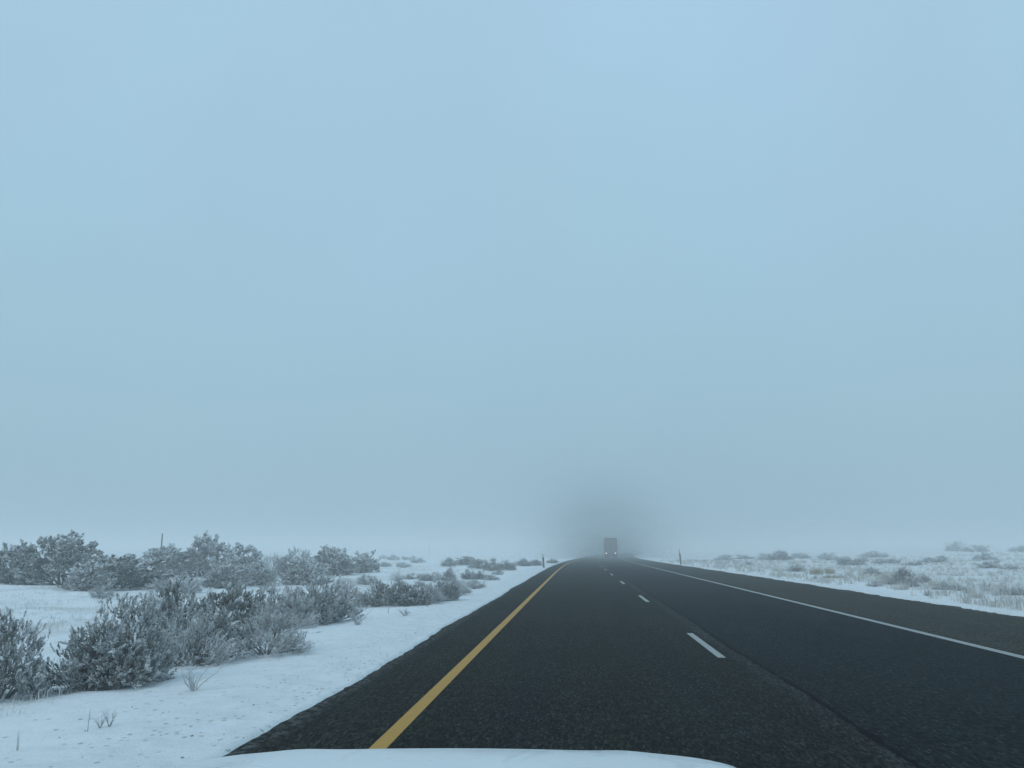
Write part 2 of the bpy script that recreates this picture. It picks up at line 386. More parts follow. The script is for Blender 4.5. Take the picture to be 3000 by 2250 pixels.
# ------------------------------------------------------------------ shrubs
def leaf_quads(C, D, Lg, W, r):
    """narrow leaf blades: base C, direction D, length, width"""
    n = len(C); A = r.normal(size=(n, 3)); U = np.cross(D, A); U /= np.linalg.norm(U, axis=1)[:, None] + 1e-9
    h = (W * .5)[:, None]; tip = C + D * Lg[:, None]; mid = C + D * (Lg * .55)[:, None]
    V = np.stack([C - U * h * .35, C + U * h * .35, mid + U * h, mid - U * h, tip - U * h * .3, tip + U * h * .3], 1).reshape(-1, 3)
    b = np.arange(n)[:, None] * 6
    F = np.concatenate([b + np.array([[0, 1, 2, 3]]), b + np.array([[3, 2, 5, 4]])], 0)
    return V, F
def make_bush(seed, clumps=70, per=8, leaves=26, spray_len=.15, leaf_len=.036, leaf_w=.010, upright=.4, height=.85, frost=.3,
              stems=14, bare=0.0, lumps=.22, snow=0, spread=.055):
    r = np.random.default_rng(seed)
    # clump centres fill a lumpy dome that reaches the ground (radius about .5, given height)
    ph = r.uniform(0, 2 * np.pi, 8); fq = r.integers(2, 6, 8)
    def dome(az, el):
        return 1 + lumps * (.5 * np.sin(fq[0] * az + ph[0]) + .5 * np.sin(fq[1] * az + ph[1] + 2 * el) + .6 * np.sin(fq[2] * el * 2 + ph[2] + az))
    az = r.uniform(0, 2 * np.pi, clumps); el = np.where(r.random(clumps) < .30, r.uniform(.0, .30, clumps), np.arcsin(r.random(clumps)))
    rad = dome(az, el) * np.where(el < .30, r.uniform(.62, 1.02, clumps), 1 - .60 * r.random(clumps) ** 2.2)
    CA = np.stack([.43 * rad * np.cos(el) * np.cos(az), .43 * rad * np.cos(el) * np.sin(az), height * (.05 + .72 * rad * np.sin(el))], 1)
    cf = r.normal(frost, .21, clumps); cu = r.uniform(-.12, .12, clumps)
    sprays = clumps * per; ci = np.repeat(np.arange(clumps), per)
    A = CA[ci] + r.normal(size=(sprays, 3)) * np.array([spread, spread, spread * .75]); A[:, 2] = np.maximum(A[:, 2], .015)
    out = A.copy(); out[:, 2] *= .75; out /= np.linalg.norm(out, axis=1)[:, None]
    uw = np.clip(upright + cu[ci], .05, .9)[:, None]
    D = out * (1 - uw) + np.array([0, 0, 1.0]) * uw + r.normal(size=A.shape) * .26
    D /= np.linalg.norm(D, axis=1)[:, None]
    SL = spray_len * r.uniform(.5, 1.35, sprays); fs = np.clip(cf[ci] + r.normal(0, .08, sprays), 0, 1)
    nl = sprays * leaves; sp = np.repeat(np.arange(sprays), leaves)
    tt = r.random(nl) ** .75
    if bare > 0:
        keep = r.random(nl) > bare; sp, tt = sp[keep], .25 + .75 * tt[keep]
    n = len(sp)
    C = A[sp] + D[sp] * (tt * SL[sp])[:, None]
    LD = D[sp] * .8 + r.normal(size=(n, 3)) * .46 + np.array([0, 0, .15]); LD /= np.linalg.norm(LD, axis=1)[:, None]
    LL = leaf_len * r.uniform(.5, 1.3, n); LW = leaf_w * r.uniform(.6, 1.4, n)
    V, F = leaf_quads(C, LD, LL, LW, r)
    fb = fs[sp] * .8 + .35 * (tt - .5) * frost * 2 + r.normal(0, .09, n)
    FR = np.clip(np.stack([fb, fb, fb + .14, fb + .14, fb + .46, fb + .46], 1).reshape(-1), 0, 1)
    if snow:      # snow lying along the sprays
        sv = []; sf = []
        pick = np.argsort(-(A[:, 2] / height + r.normal(0, .30, sprays)))[:snow]
        for i in pick:
            c = A[i] + D[i] * SL[i] * r.uniform(.3, .9); ax = D[i] * np.array([1, 1, .45]); ax /= np.linalg.norm(ax) + 1e-6
            sd = np.cross(ax, [0, 0, 1]); sd /= np.linalg.norm(sd) + 1e-6; up = np.cross(sd, ax)
            l, w, h = r.uniform(.022, .075), r.uniform(.011, .028), r.uniform(.008, .018); b0 = len(sv); nu, nv = 5, 7
            for u in range(nu + 1):
                th = math.pi * u / nu
                for v in range(nv):
                    p = 2 * math.pi * v / nv; q = 1 + r.uniform(-.3, .3)
                    sv.append(c + ax * (l * math.cos(th) * q) + sd * (w * math.sin(th) * math.cos(p) * q) + up * (h * math.sin(th) * math.sin(p) * q))
            sf += [(b0 + u * nv + v, b0 + u * nv + (v + 1) % nv, b0 + (u + 1) * nv + (v + 1) % nv, b0 + (u + 1) * nv + v) for u in range(nu) for v in range(nv)]
        F = np.concatenate([F, np.array(sf) + len(V)], 0); V = np.concatenate([V, np.array(sv)], 0); FR = np.concatenate([FR, np.full(len(sv), 1.6)])
    foliage = mesh('foliage', V, F, {'frost': FR})
    # stems from the root out to clumps, then a twig along each spray
    bm_ = MB(); fr = []
    def tube(P, rad, n, f):
        b = len(bm_.v); bm_.tube(P, rad, n); fr.extend([f] * (len(bm_.v) - b))
    mids = []
    for i in r.permutation(clumps)[:stems]:
        a = CA[i]; base = np.array([a[0] * .15, a[1] * .15, -.04]); m1 = np.array([a[0] * .5, a[1] * .5, a[2] * .35]) + r.normal(0, .015, 3)
        m2 = np.array([a[0] * .82, a[1] * .82, a[2] * .72]) + r.normal(0, .015, 3)
        tube([base, m1, m2, a], [.013, .010, .007, .004], 5, .12); mids += [m1, m2, .5 * (m1 + m2)]
    mids = np.array(mids); w = .0022 if bare < .3 else .0040
    for q in range(clumps):
        a = CA[q]; m = mids[int(np.argmin(np.linalg.norm(mids - a, axis=1) + .35 * (mids[:, 2] > a[2] + .02)))]
        tube([m, .5 * (m + a) + r.normal(0, .012, 3), a], [w * 1.6, w * 1.3, w], 3, .2)
        for i in range(q * per, q * per + per):
            tube([a, A[i], A[i] + D[i] * SL[i] * .9], [w, w * .8, w * .4], 3, float(np.clip(fs[i] * (1.2 if bare > .3 else .7), 0, 1)))
    return foliage, mesh('branches', bm_.v, bm_.f, {'frost': fr})

def make_tuft(seed, blades=260, spread=.30, length=.6, frost=.5, width=.006):
    r = np.random.default_rng(seed); V = []; F = []; fr = []
    for i in range(blades):
        a = r.uniform(0, 6.283); q = spread * math.sqrt(r.random()); l = length * r.uniform(.45, 1.15); lean = r.uniform(.1, .95) ** 1.2
        da = a + r.normal(0, .7); p = np.array([q * math.cos(a), q * math.sin(a), 0.]); d = np.array([math.cos(da), math.sin(da), 0])
        sd = np.array([-d[1], d[0], 0]) * width * .5
        p1 = p + d * l * .22 * lean + [0, 0, l * .5]; p2 = p + d * l * .75 * lean + [0, 0, l * (.95 - .45 * lean)]
        b = len(V); V += [p - sd, p + sd, p1 + sd, p1 - sd, p2 + sd * .3, p2 - sd * .3]; F += [(b, b + 1, b + 2, b + 3), (b + 3, b + 2, b + 4, b + 5)]
        f = float(np.clip(r.normal(frost, .2), 0, 1)); fr += [f * .8, f * .8, f, f, min(1, f + .2), min(1, f + .2)]
    return mesh('blades', V, F, {'frost': fr})

def make_weed(seed, n=7, frost=.62, spread=.5):
    r = np.random.default_rng(seed); b = MB(); fr = []
    def tube(P, rad, k, f):
        a = len(b.v); b.tube(P, rad, k); fr.extend([f] * (len(b.v) - a))
    for i in range(n):
        a = r.uniform(0, 6.28); l = r.uniform(.5, 1.0); d = np.array([math.cos(a) * spread, math.sin(a) * spread, 1.0]); d /= np.linalg.norm(d)
        p0 = np.array([r.normal(0, .03), r.normal(0, .03), -.03]); P = [p0]; k_ = 2.6 if n == 3 else 1.3
        for q in range(4): P.append(P[-1] + d * l / 4 + r.normal(0, .02, 3)); d = d + r.normal(0, .10, 3)
        tube(P, [k_ * e for e in (.011, .010, .009, .007, .003)], 5, frost)
        for q in range(r.integers(3, 7)):
            k = r.integers(1, 4); s0 = P[k] + (P[k + 1] - P[k]) * r.random(); dd = np.array([r.normal(), r.normal(), .9]); dd /= np.linalg.norm(dd)
            ll = r.uniform(.10, .28); s1 = s0 + dd * ll * .6 + r.normal(0, .01, 3); s2 = s1 + (dd + [0, 0, .3]) * ll * .45
            tube([s0, s1, s2], [.006, .0045, .003], 3, min(1, frost + .2))
            for e in range(3):
                g = s1 + (s2 - s1) * r.random(); tube([g, g + r.normal(0, .03, 3) + [0, 0, .03]], [.004, .002], 3, min(1, frost + .3))
    return mesh('stems', b.v, b.f, {'frost': fr})

P_ = {}
def bush_set(key, mats, seeds, **kw): P_[key] = [(make_bush(s, **kw), mats) for s in seeds]
bush_set('big', 'sage', (11, 12, 13, 14), clumps=135, per=7, leaves=20, spray_len=.085, leaf_len=.042, leaf_w=.017, upright=.40, height=.95, frost=.24, snow=120, lumps=.14, spread=.046)
bush_set('laden', 'sage', (21, 22, 23), clumps=115, per=7, leaves=20, spray_len=.085, leaf_len=.042, leaf_w=.017, upright=.32, height=.85, frost=.30, snow=280, lumps=.22, spread=.046)
bush_set('sage', 'sage', (31, 32, 33, 34), clumps=125, per=8, leaves=25, spray_len=.100, leaf_len=.033, leaf_w=.0100, upright=.36, height=.88, frost=.38, snow=26, lumps=.15, spread=.056)
bush_set('dark', 'sage', (39,), clumps=120, per=8, leaves=25, spray_len=.10, leaf_len=.036, leaf_w=.012, upright=.45, height=.85, frost=.10, snow=8, lumps=.18, spread=.048)
bush_set('dust', 'pale', (36, 37, 38), clumps=80, per=7, leaves=26, spray_len=.11, leaf_len=.032, leaf_w=.009, upright=.34, height=.7, frost=.62, snow=40, lumps=.3, spread=.05)
bush_set('rime', 'pale', (41, 42, 43), clumps=85, per=8, leaves=28, spray_len=.17, leaf_len=.030, leaf_w=.007, upright=.55, height=.9, frost=.55, lumps=.2, spread=.05)
bush_set('twig', 'pale', (51, 52), clumps=66, per=7, leaves=26, spray_len=.22, leaf_len=.028, leaf_w=.0065, upright=.35, height=.85, frost=.62, bare=.42, lumps=.3, stems=20, spread=.05)
bush_set('low', 'pale', (61, 62, 63), clumps=60, per=7, leaves=24, spray_len=.11, leaf_len=.036, leaf_w=.010, upright=.3, height=.55, frost=.42, snow=24, lumps=.32, spread=.05)
TUFT = {'tuft': (make_tuft(71), 'grass'), 'straw': (make_tuft(72, blades=320, frost=.18), 'straw')}
WEED = {'weed': [make_weed(81, 9), make_weed(82, 12, .7), make_weed(83, 8)], 'stick': [make_weed(84, 3, .55, .08)]}

counter = {}
def plant(kind, px, base, w, top, label, group, cat=None):
    """a plant whose foot stands on the ground seen at (px, base), w wide and base-top tall as seen from the road"""
    x, y, z = stand(px, base)
    sc_ = math.hypot(x, y) / F_PX * 1.02
    W = w * sc_; Hh = (base - top) * sc_
    i = counter[kind] = counter.get(kind, -1) + 1
    rz = (i * 2.39996) % 6.283
    if kind in P_:
        (fo, br), mk = P_[kind][i % len(P_[kind])]
        hn = {'big': .95, 'laden': .85, 'sage': .9, 'dust': .72, 'dark': .9, 'rime': 1.0, 'twig': .95, 'low': .55}[kind]
        name = {'rime': 'rabbitbrush', 'twig': 'rabbitbrush', 'low': 'low_shrub'}.get(kind, 'sagebrush')
        t = thing(name, (x, y, z), label, cat or 'shrub', group, rz, (W * 1.08, W * 1.08, Hh / hn))
        link('foliage', fo, M[mk], t); link('branches', br, M['bark'], t)
    elif kind in TUFT:
        me, mk = TUFT[kind]
        t = link('grass_tuft', me, M[mk], None, (x, y, z)); t.rotation_euler = (0, 0, rz); t.scale = (W, W, Hh / .55); tag(t, label, cat or 'grass tuft', group)
    else:
        me = WEED[kind][i % len(WEED[kind])]
        t = link('dry_weed', me, M['bark'], None, (x, y, z)); t.rotation_euler = (0, 0, rz); t.scale = (W * 1.5, W * 1.5, Hh * 1.05); tag(t, label, cat or 'weed', group)
    return t

GB = 'tall sagebrush along the back of the left field'
GN = 'frosted shrubs at the foot of the left verge'
GM = 'shrubs massed beside the left verge in the middle distance'
GF = 'hazy shrubs far along the left verge'
GR = 'shrubs scattered over the right field'
GT = 'grass tufts on the right field'
GW = 'dry weeds poking through the verge snow'
for a in [
    # back of the left field
    ('big', 45, 1712, 150, 1606, 'broad dark sagebrush at the left frame edge of the back row', GB),
    ('big', 185, 1713, 215, 1577, 'largest and widest dark sagebrush of the back row, flecked with snow', GB),
    ('laden', 262, 1729, 110, 1652, 'snow-laden sagebrush at the front right foot of the largest back sagebrush', GB),
    ('big', 352, 1724, 190, 1620, 'rounded dark sagebrush right of the largest one in the back row', GB),
    ('rime', 293, 1753, 46, 1708, 'small pale rimed bush alone on the snow before the back row', GB),
    ('big', 487, 1690, 140, 1602, 'domed sagebrush with the fence post sticking up behind it', GB),
    ('low', 500, 1729, 90, 1690, 'low pale brownish shrub on the snow below the fence post', GB),
    ('low', 556, 1736, 64, 1700, 'small low pale shrub just right of the brownish one', GB),
    ('big', 598, 1688, 125, 1570, 'tallest narrow peaked sagebrush standing highest in the back row', GB),
    ('laden', 702, 1702, 145, 1592, 'sagebrush with thick snow clumps right of the tallest peaked one', GB),
    ('sage', 655, 1722, 110, 1655, 'greyish sagebrush in front of the tallest peaked one', GB),
    ('sage', 745, 1716, 100, 1650, 'greyish sagebrush in front of the one with thick snow clumps', GB),
    ('rime', 797, 1690, 68, 1612, 'faint misty rounded bush in a gap of the back row', GB),
    ('sage', 862, 1692, 85, 1603, 'upright sagebrush right of the faint misty bush', GB),
    ('laden', 896, 1714, 115, 1634, 'snow-covered sagebrush in front of the upright one, branches bowed', GB),
    ('big', 965, 1686, 130, 1600, 'wide sagebrush with ragged top near the right end of the back row', GB),
    ('laden', 1060, 1677, 88, 1616, 'last sagebrush at the right end of the back row, snowy right side', GB),
    ('stick', 578, 1702, 18, 1662, 'thin upright rimed sprig between the fence post bush and the tallest sagebrush', GB),
    # foot of the left verge
    ('sage', -8, 2050, 176, 1832, 'big dark bush cut by the left frame edge, closest to the road', GN),
    ('sage', 262, 2018, 180, 1850, 'dark shaggy sagebrush at the left end of the near clump', GN),
    ('sage', 352, 2006, 216, 1768, 'tall grey sagebrush in the middle of the near clump', GN),
    ('sage', 395, 1990, 160, 1822, 'grey bush in front of the tall one in the near clump', GN),
    ('sage', 488, 1915, 178, 1712, 'high backed sagebrush standing behind the near clump', GN),
    ('twig', 540, 1952, 200, 1778, 'bush of bare rime-white twigs at the right of the near clump', GN),
    ('sage', 620, 1925, 150, 1795, 'grey bush between the bare white twigs and the pale feathery bush', GN),
    ('dark', 668, 1856, 172, 1708, 'darkest green-black sagebrush behind the pale feathery bush', GN),
    ('rime', 780, 1918, 196, 1772, 'palest feathery rimed bush right at the verge snow', GN),
    ('sage', 790, 1835, 115, 1712, 'grey sagebrush between the darkest one and the twiggy one', GN),
    ('twig', 862, 1838, 112, 1735, 'open twiggy bush in front of the slanting sagebrush', GN),
    ('sage', 932, 1826, 168, 1680, 'tall sagebrush slanting right at the right end of the near group', GN),
    ('rime', 1010, 1775, 105, 1695, 'misty grey bush behind the slanting sagebrush', GN),
    ('low', 1040, 1780, 50, 1745, 'small snow-heaped shrub right of the misty grey bush', GN),
    # mid-distance mass
    ('sage', 1112, 1775, 84, 1702, 'dark forked sagebrush at the left end of the middle mass', GM),
    ('sage', 1172, 1774, 88, 1700, 'second bush from the left in the middle mass', GM),
    ('sage', 1222, 1772, 80, 1702, 'third bush from the left in the middle mass, close to the verge', GM),
    ('rime', 1262, 1767, 66, 1697, 'pale rounded rimed bush in the centre of the middle mass', GM),
    ('sage', 1300, 1760, 85, 1683, 'grey bush right of the pale rounded one in the middle mass', GM),
    ('rime', 1338, 1744, 70, 1688, 'pale bush at the right end of the middle mass', GM),
    ('sage', 1316, 1703, 36, 1662, 'small dark upright bush rising above the middle mass', GM),
    ('twig', 1163, 1702, 38, 1670, 'little twiggy bush on the snow above the second bush of the middle mass', GM),
    ('low', 1198, 1697, 36, 1681, 'small dark reddish low shrub above the middle mass', GM),
    ('low', 1229, 1696, 26, 1682, 'tiny dark low shrub right of the reddish one', GM),
    ('sage', 1250, 1702, 36, 1680, 'small grey bush above the pale rounded one', GM),
    ('rime', 1278, 1700, 32, 1672, 'small pale bush left of the dark upright one', GM),
    ('rime', 1390, 1724, 56, 1692, 'low feathery bush at the verge right of the middle mass', GM),
    ('sage', 1371, 1696, 36, 1667, 'round bush on the slope above the low feathery one', GM),
    ('sage', 1403, 1698, 42, 1671, 'round bush with a flat top right of the other round one', GM),
    ('low', 1440, 1700, 40, 1682, 'low faint shrub at the verge beyond the flat-topped bush', GM),
    ('rime', 1075, 1713, 56, 1680, 'feathery pale weeds clump below the last back row sagebrush', GM),
    # far left verge
    ('sage', 1316, 1659, 44, 1633, 'leftmost round bush of the far hazy row', GF),
    ('big', 1366, 1655, 62, 1626, 'highest humped bush of the far hazy row', GF),
    ('sage', 1402, 1666, 54, 1636, 'grey bush right of the highest hump in the far hazy row', GF),
    ('sage', 1442, 1672, 50, 1634, 'bush with a small knob on top in the far hazy row', GF),
    ('sage', 1485, 1671, 50, 1639, 'rightmost big bush of the far hazy row', GF),
    ('rime', 1460, 1684, 28, 1664, 'small pale bush in front of the far hazy row', GF),
    ('sage', 1533, 1659, 44, 1636, 'very faint bush left of the left delineator post', GF),
    ('sage', 1570, 1657, 36, 1638, 'very faint bush touching the left delineator post', GF),
    ('sage', 1618, 1650, 30, 1636, 'faintest bush just beyond the left delineator post', GF),
    ('low', 1122, 1637, 20, 1626, 'tiny dark dot of a shrub on the far snow ridge', GF),
    ('low', 1150, 1641, 34, 1626, 'small shrub right of the tiny dot on the far snow ridge', GF),
    ('low', 1190, 1640, 26, 1630, 'shrub between two others on the far snow ridge', GF),
    ('low', 1222, 1649, 36, 1630, 'widest pale shrub on the far snow ridge', GF),
    ('low', 1180, 1662, 40, 1648, 'low pale shrub on the snow below the far ridge', GF),
    ('low', 1130, 1660, 34, 1646, 'low pale shrub close to the end of the back row', GF),
    # right field
    ('dust', 2123, 1641, 48, 1624, 'leftmost faint bush of the right field, beyond the right delineator post', GR),
    ('low', 2183, 1638, 54, 1626, 'flat faint bush second from the left in the right field', GR),
    ('dust', 2243, 1641, 44, 1620, 'left of the two humped bushes standing together on the right field', GR),
    ('big', 2286, 1642, 58, 1613, 'taller right one of the two humped bushes on the right field', GR),
    ('low', 2347, 1636, 54, 1621, 'flat bush right of the two humped ones on the right field', GR),
    ('dust', 2424, 1640, 58, 1621, 'wide bush in the middle of the far right row', GR),
    ('sage', 2478, 1655, 44, 1630, 'dark bush with snow beside it in the middle of the right field', GR),
    ('low', 2508, 1656, 40, 1637, 'pale snow-covered shrub touching the dark bush', GR),
    ('dust', 2530, 1645, 30, 1629, 'small dark peaked bush above the pale snow-covered shrub', GR),
    ('low', 2556, 1633, 62, 1617, 'flat misty bush highest in the middle of the right field', GR),
    ('dust', 2577, 1651, 34, 1636, 'dark bush below the flat misty one', GR),
    ('low', 2612, 1650, 44, 1639, 'flat shrub trailing right from the dark bush below the misty one', GR),
    ('low', 2675, 1657, 50, 1645, 'flat lone shrub on open snow left of the far slope', GR),
    ('low', 2738, 1648, 56, 1631, 'lone spread shrub halfway up the far slope', GR),
    ('dust', 2805, 1616, 52, 1590, 'high misty bush on the skyline at the right', GR),
    ('low', 2860, 1617, 62, 1600, 'flat misty bush trailing right on the skyline', GR),
    ('low', 2990, 1616, 50, 1601, 'misty bush on the skyline cut by the right frame edge', GR),
    ('dust', 2887, 1641, 52, 1620, 'grey bush on the slope below the skyline bushes', GR),
    ('low', 2898, 1664, 54, 1645, 'pale frosted shrub lower on the right slope', GR),
    ('dust', 2958, 1668, 34, 1653, 'small dark shrub at the right of the pale frosted one', GR),
    ('dust', 2338, 1674, 48, 1655, 'grey bush left of the yellowish grass on the right verge', GR),
    ('dust', 2556, 1682, 44, 1663, 'dark tangled bush above the biggest right verge bush', GR),
    ('twig', 2565, 1718, 36, 1695, 'little twiggy bush at the left foot of the biggest right verge bush', GR),
    ('sage', 2650, 1712, 52, 1666, 'biggest and tallest bush of the right verge', GR),
    ('twig', 2622, 1712, 62, 1678, 'frosted twiggy bush tangled into the left of the biggest one', GR),
    ('dust', 2672, 1719, 36, 1690, 'dark bush at the right foot of the biggest right verge bush', GR),
    ('dust', 2707, 1706, 38, 1687, 'small bush right of the biggest right verge bush', GR),
    ('twig', 2768, 1728, 46, 1704, 'twiggy bush leaning left near the right verge snow', GR),
    ('dust', 2806, 1730, 34, 1711, 'dark small bush right of the leaning twiggy one', GR),
    ('twig', 2719, 1746, 18, 1724, 'tiny upright sprig bush alone on the right verge snow', GR),
    ('twig', 2955, 1744, 60, 1716, 'wide straggly bush near the right frame edge', GR),
    ('twig', 2990, 1742, 50, 1718, 'straggly bush cut by the right frame edge', GR),
    ('twig', 2888, 1732, 26, 1703, 'thin twiggy sprig between the dark small bush and the straggly one', GR),
    ('twig', 2835, 1738, 22, 1718, 'thin low sprig right of the dark small bush', GR),
    ('low', 2388, 1697, 12, 1688, 'tiny dark plant alone on the snow below the yellowish grass', GR),
    ('low', 2195, 1655, 22, 1645, 'small low shrub on the snow below the flat faint bush', GR),
    ('straw', 2392, 1683, 60, 1662, 'yellowish dry grass tuft on the right verge', GT),
    ('straw', 2432, 1681, 46, 1661, 'yellowish tuft right of the other yellowish one', GT),
    ('straw', 2442, 1693, 90, 1685, 'flat tan grass patch below the yellowish tufts', GT),
    ('tuft', 2598, 1698, 56, 1672, 'pale grass tuft left of the biggest right verge bush', GT),
    ('tuft', 2640, 1728, 60, 1708, 'pale grass tuft in front of the biggest right verge bush', GT),
    ('tuft', 2742, 1724, 42, 1700, 'pale grass tuft left of the leaning twiggy bush', GT),
    ('tuft', 2860, 1752, 60, 1728, 'pale grass tuft below the thin sprigs near the right frame edge', GT),
    # weeds
    ('weed', 567, 2024, 80, 1958, 'sparse rimed twiggy weed on the verge snow before the near clump', GW),
    ('weed', 640, 1948, 34, 1912, 'short white twig leaning out of the near clump', GW),
    ('weed', 565, 1940, 22, 1908, 'white forked dead twig in front of the bare twig bush', GW),
    ('weed', 955, 1832, 60, 1780, 'arched white dead stalks in front of the slanting sagebrush', GW),
    ('weed', 1050, 1830, 50, 1792, 'low spreading weed on the verge right of the arched stalks', GW),
    ('stick', 256, 2145, 12, 2092, 'single thick rimed stick upright in the left verge snow', GW),
    ('weed', 293, 2136, 26, 2102, 'leaning twig right beside the single thick stick', GW),
    ('weed', 320, 2130, 28, 2086, 'forked twig right of the leaning twig', GW),
    ('stick', 50, 2200, 16, 2158, 'slanting stick in the snow at the bottom left', GW),
    ('stick', 1252, 1778, 10, 1757, 'short pale stake-like stem before the middle mass', GW),
    ('stick', 1137, 1797, 8, 1776, 'thin stem alone on the verge before the dark forked sagebrush', GW),
    ('weed', 1188, 1803, 42, 1784, 'low tuft of thin stems on the verge before the middle mass', GW),
]:
    plant(*a)

# frosted grass poking out of thin snow ---------------------------------
def grass(name, n, sampler, label, hmin, hmax, nb=11, w=.0045):
    r = np.random.default_rng(len(name) + n)
    lat, s = sampler(r, n); x = lat + bend(s)
    clump = .5 + vnoise(x / 2.1, s / 2.1, 21) * .9 + vnoise(x / .8, s / .8, 22) * .5
    ok = r.random(n) < np.clip(clump, 0, 1) * 1.3 - .15
    x, s, clump = x[ok], s[ok], clump[ok]; z = ground_z(x, s)
    m = len(x) * nb
    bx = np.repeat(x, nb) + r.normal(0, .07, m); by = np.repeat(s, nb) + r.normal(0, .07, m); bz = np.repeat(z, nb) - .02
    l = r.uniform(hmin, hmax, m) * np.repeat(.55 + .6 * np.clip(clump, 0, 1), nb); a = r.uniform(0, 6.283, m) ; lean = r.uniform(.15, 1.0, m)
    d = np.stack([np.cos(a), np.sin(a), 0 * a], 1); wd = w * (1 + by / 40)
    sd = np.stack([-d[:, 1], d[:, 0], 0 * a], 1) * wd[:, None]
    p = np.stack([bx, by, bz], 1); up = np.array([0, 0, 1.])
    p1 = p + d * (l * .25 * lean)[:, None] + up * (l * .55)[:, None]; p2 = p + d * (l * .8 * lean)[:, None] + up * (l * (1 - .45 * lean))[:, None]
    V = np.stack([p - sd, p + sd, p1 + sd, p1 - sd, p2 + sd * .4, p2 - sd * .4], 1).reshape(-1, 3)
    b = np.arange(m)[:, None] * 6
    F = np.concatenate([b + np.array([[0, 1, 2, 3]]), b + np.array([[3, 2, 5, 4]])], 0)
    f = np.clip(r.normal(.62, .22, m), 0, 1); FR = np.stack([f * .8, f * .8, f, f, f + .15, f + .15], 1).reshape(-1)
    o = link(name, mesh(name, V, F, {'frost': np.clip(FR, 0, 1)}), M['grass'])
    return tag(o, label, 'grass', kind='stuff')
def samp_right(r, n):
    s = 14 + 105 * r.random(n) ** 1.6; lat = RIGHT + .6 + (4 + s * .55) * r.random(n) ** 1.25; return lat, s
def samp_left(r, n):
    s = 7 + 60 * r.random(n) ** 1.5; lat = LEFT - 2.6 - (4 + s * .5) * r.random(n) ** 1.1; return lat, s
grass('frosted_grass', 8200, samp_right, 'pale frosted grass poking through thin snow on the right field', .10, .34)
grass('frosted_grass', 4200, samp_left, 'sparse frosted grass poking through the snow on the left field', .05, .17, 9, .0026)

# ------------------------------------------------------------------ posts
def delineator(px, base, top, label, rz):
    x, y, z = stand(px, base); sc_ = math.hypot(x, y) / F_PX * 1.02; h = (base - top) * sc_
    t = thing('delineator_post', (x, y, z), label, 'marker post', 'delineator posts along the highway', rz)
    b = MB(); b.add([(-.055, 0, -.2), (.055, 0, -.2), (.075, -.03, -.2), (-.075, -.03, -.2), (-.055, 0, h * .72), (.055, 0, h * .72), (.075, -.03, h * .72), (-.075, -.03, h * .72)],
                    [(0, 1, 5, 4), (1, 2, 6, 5), (2, 3, 7, 6), (3, 0, 4, 7), (4, 5, 6, 7), (3, 2, 1, 0)])
    b.build('post', M['post'], t)
    c = MB(); c.box(-.07, .07, -.034, .012, h * .722, h, .012); c.build('reflector_plate', M['refl'], t)
    t.rotation_euler = (R(1.5), R(-4), rz); return t
delineator(1593, 1663, 1624, 'slim dark marker post leaning at the left verge snow', .2)
delineator(1995, 1654, 1612, 'slim dark marker post with pale reflector top beyond the right shoulder', -.2)
def fence_post(px, base, top, rad, label):
    x, y, z = stand(px, base); h = (base - top) * math.hypot(x, y) / F_PX * 1.02
    b = MB(); b.tube([(0, 0, -.3), (.01, 0, h * .5), (.0, .01, h - .02), (0, .01, h)], [rad * 1.05, rad, rad * .95, rad * .6], 9)
    return tag(b.build('fence_post', M['wood'], None, True, (x, y, z)), label, 'post', 'posts in the left field')
fence_post(467, 1668, 1577, .05, 'weathered wooden post rising behind the domed sagebrush')
fence_post(1257, 1622, 1592, .06, 'thin faint post far off on the misty left field')

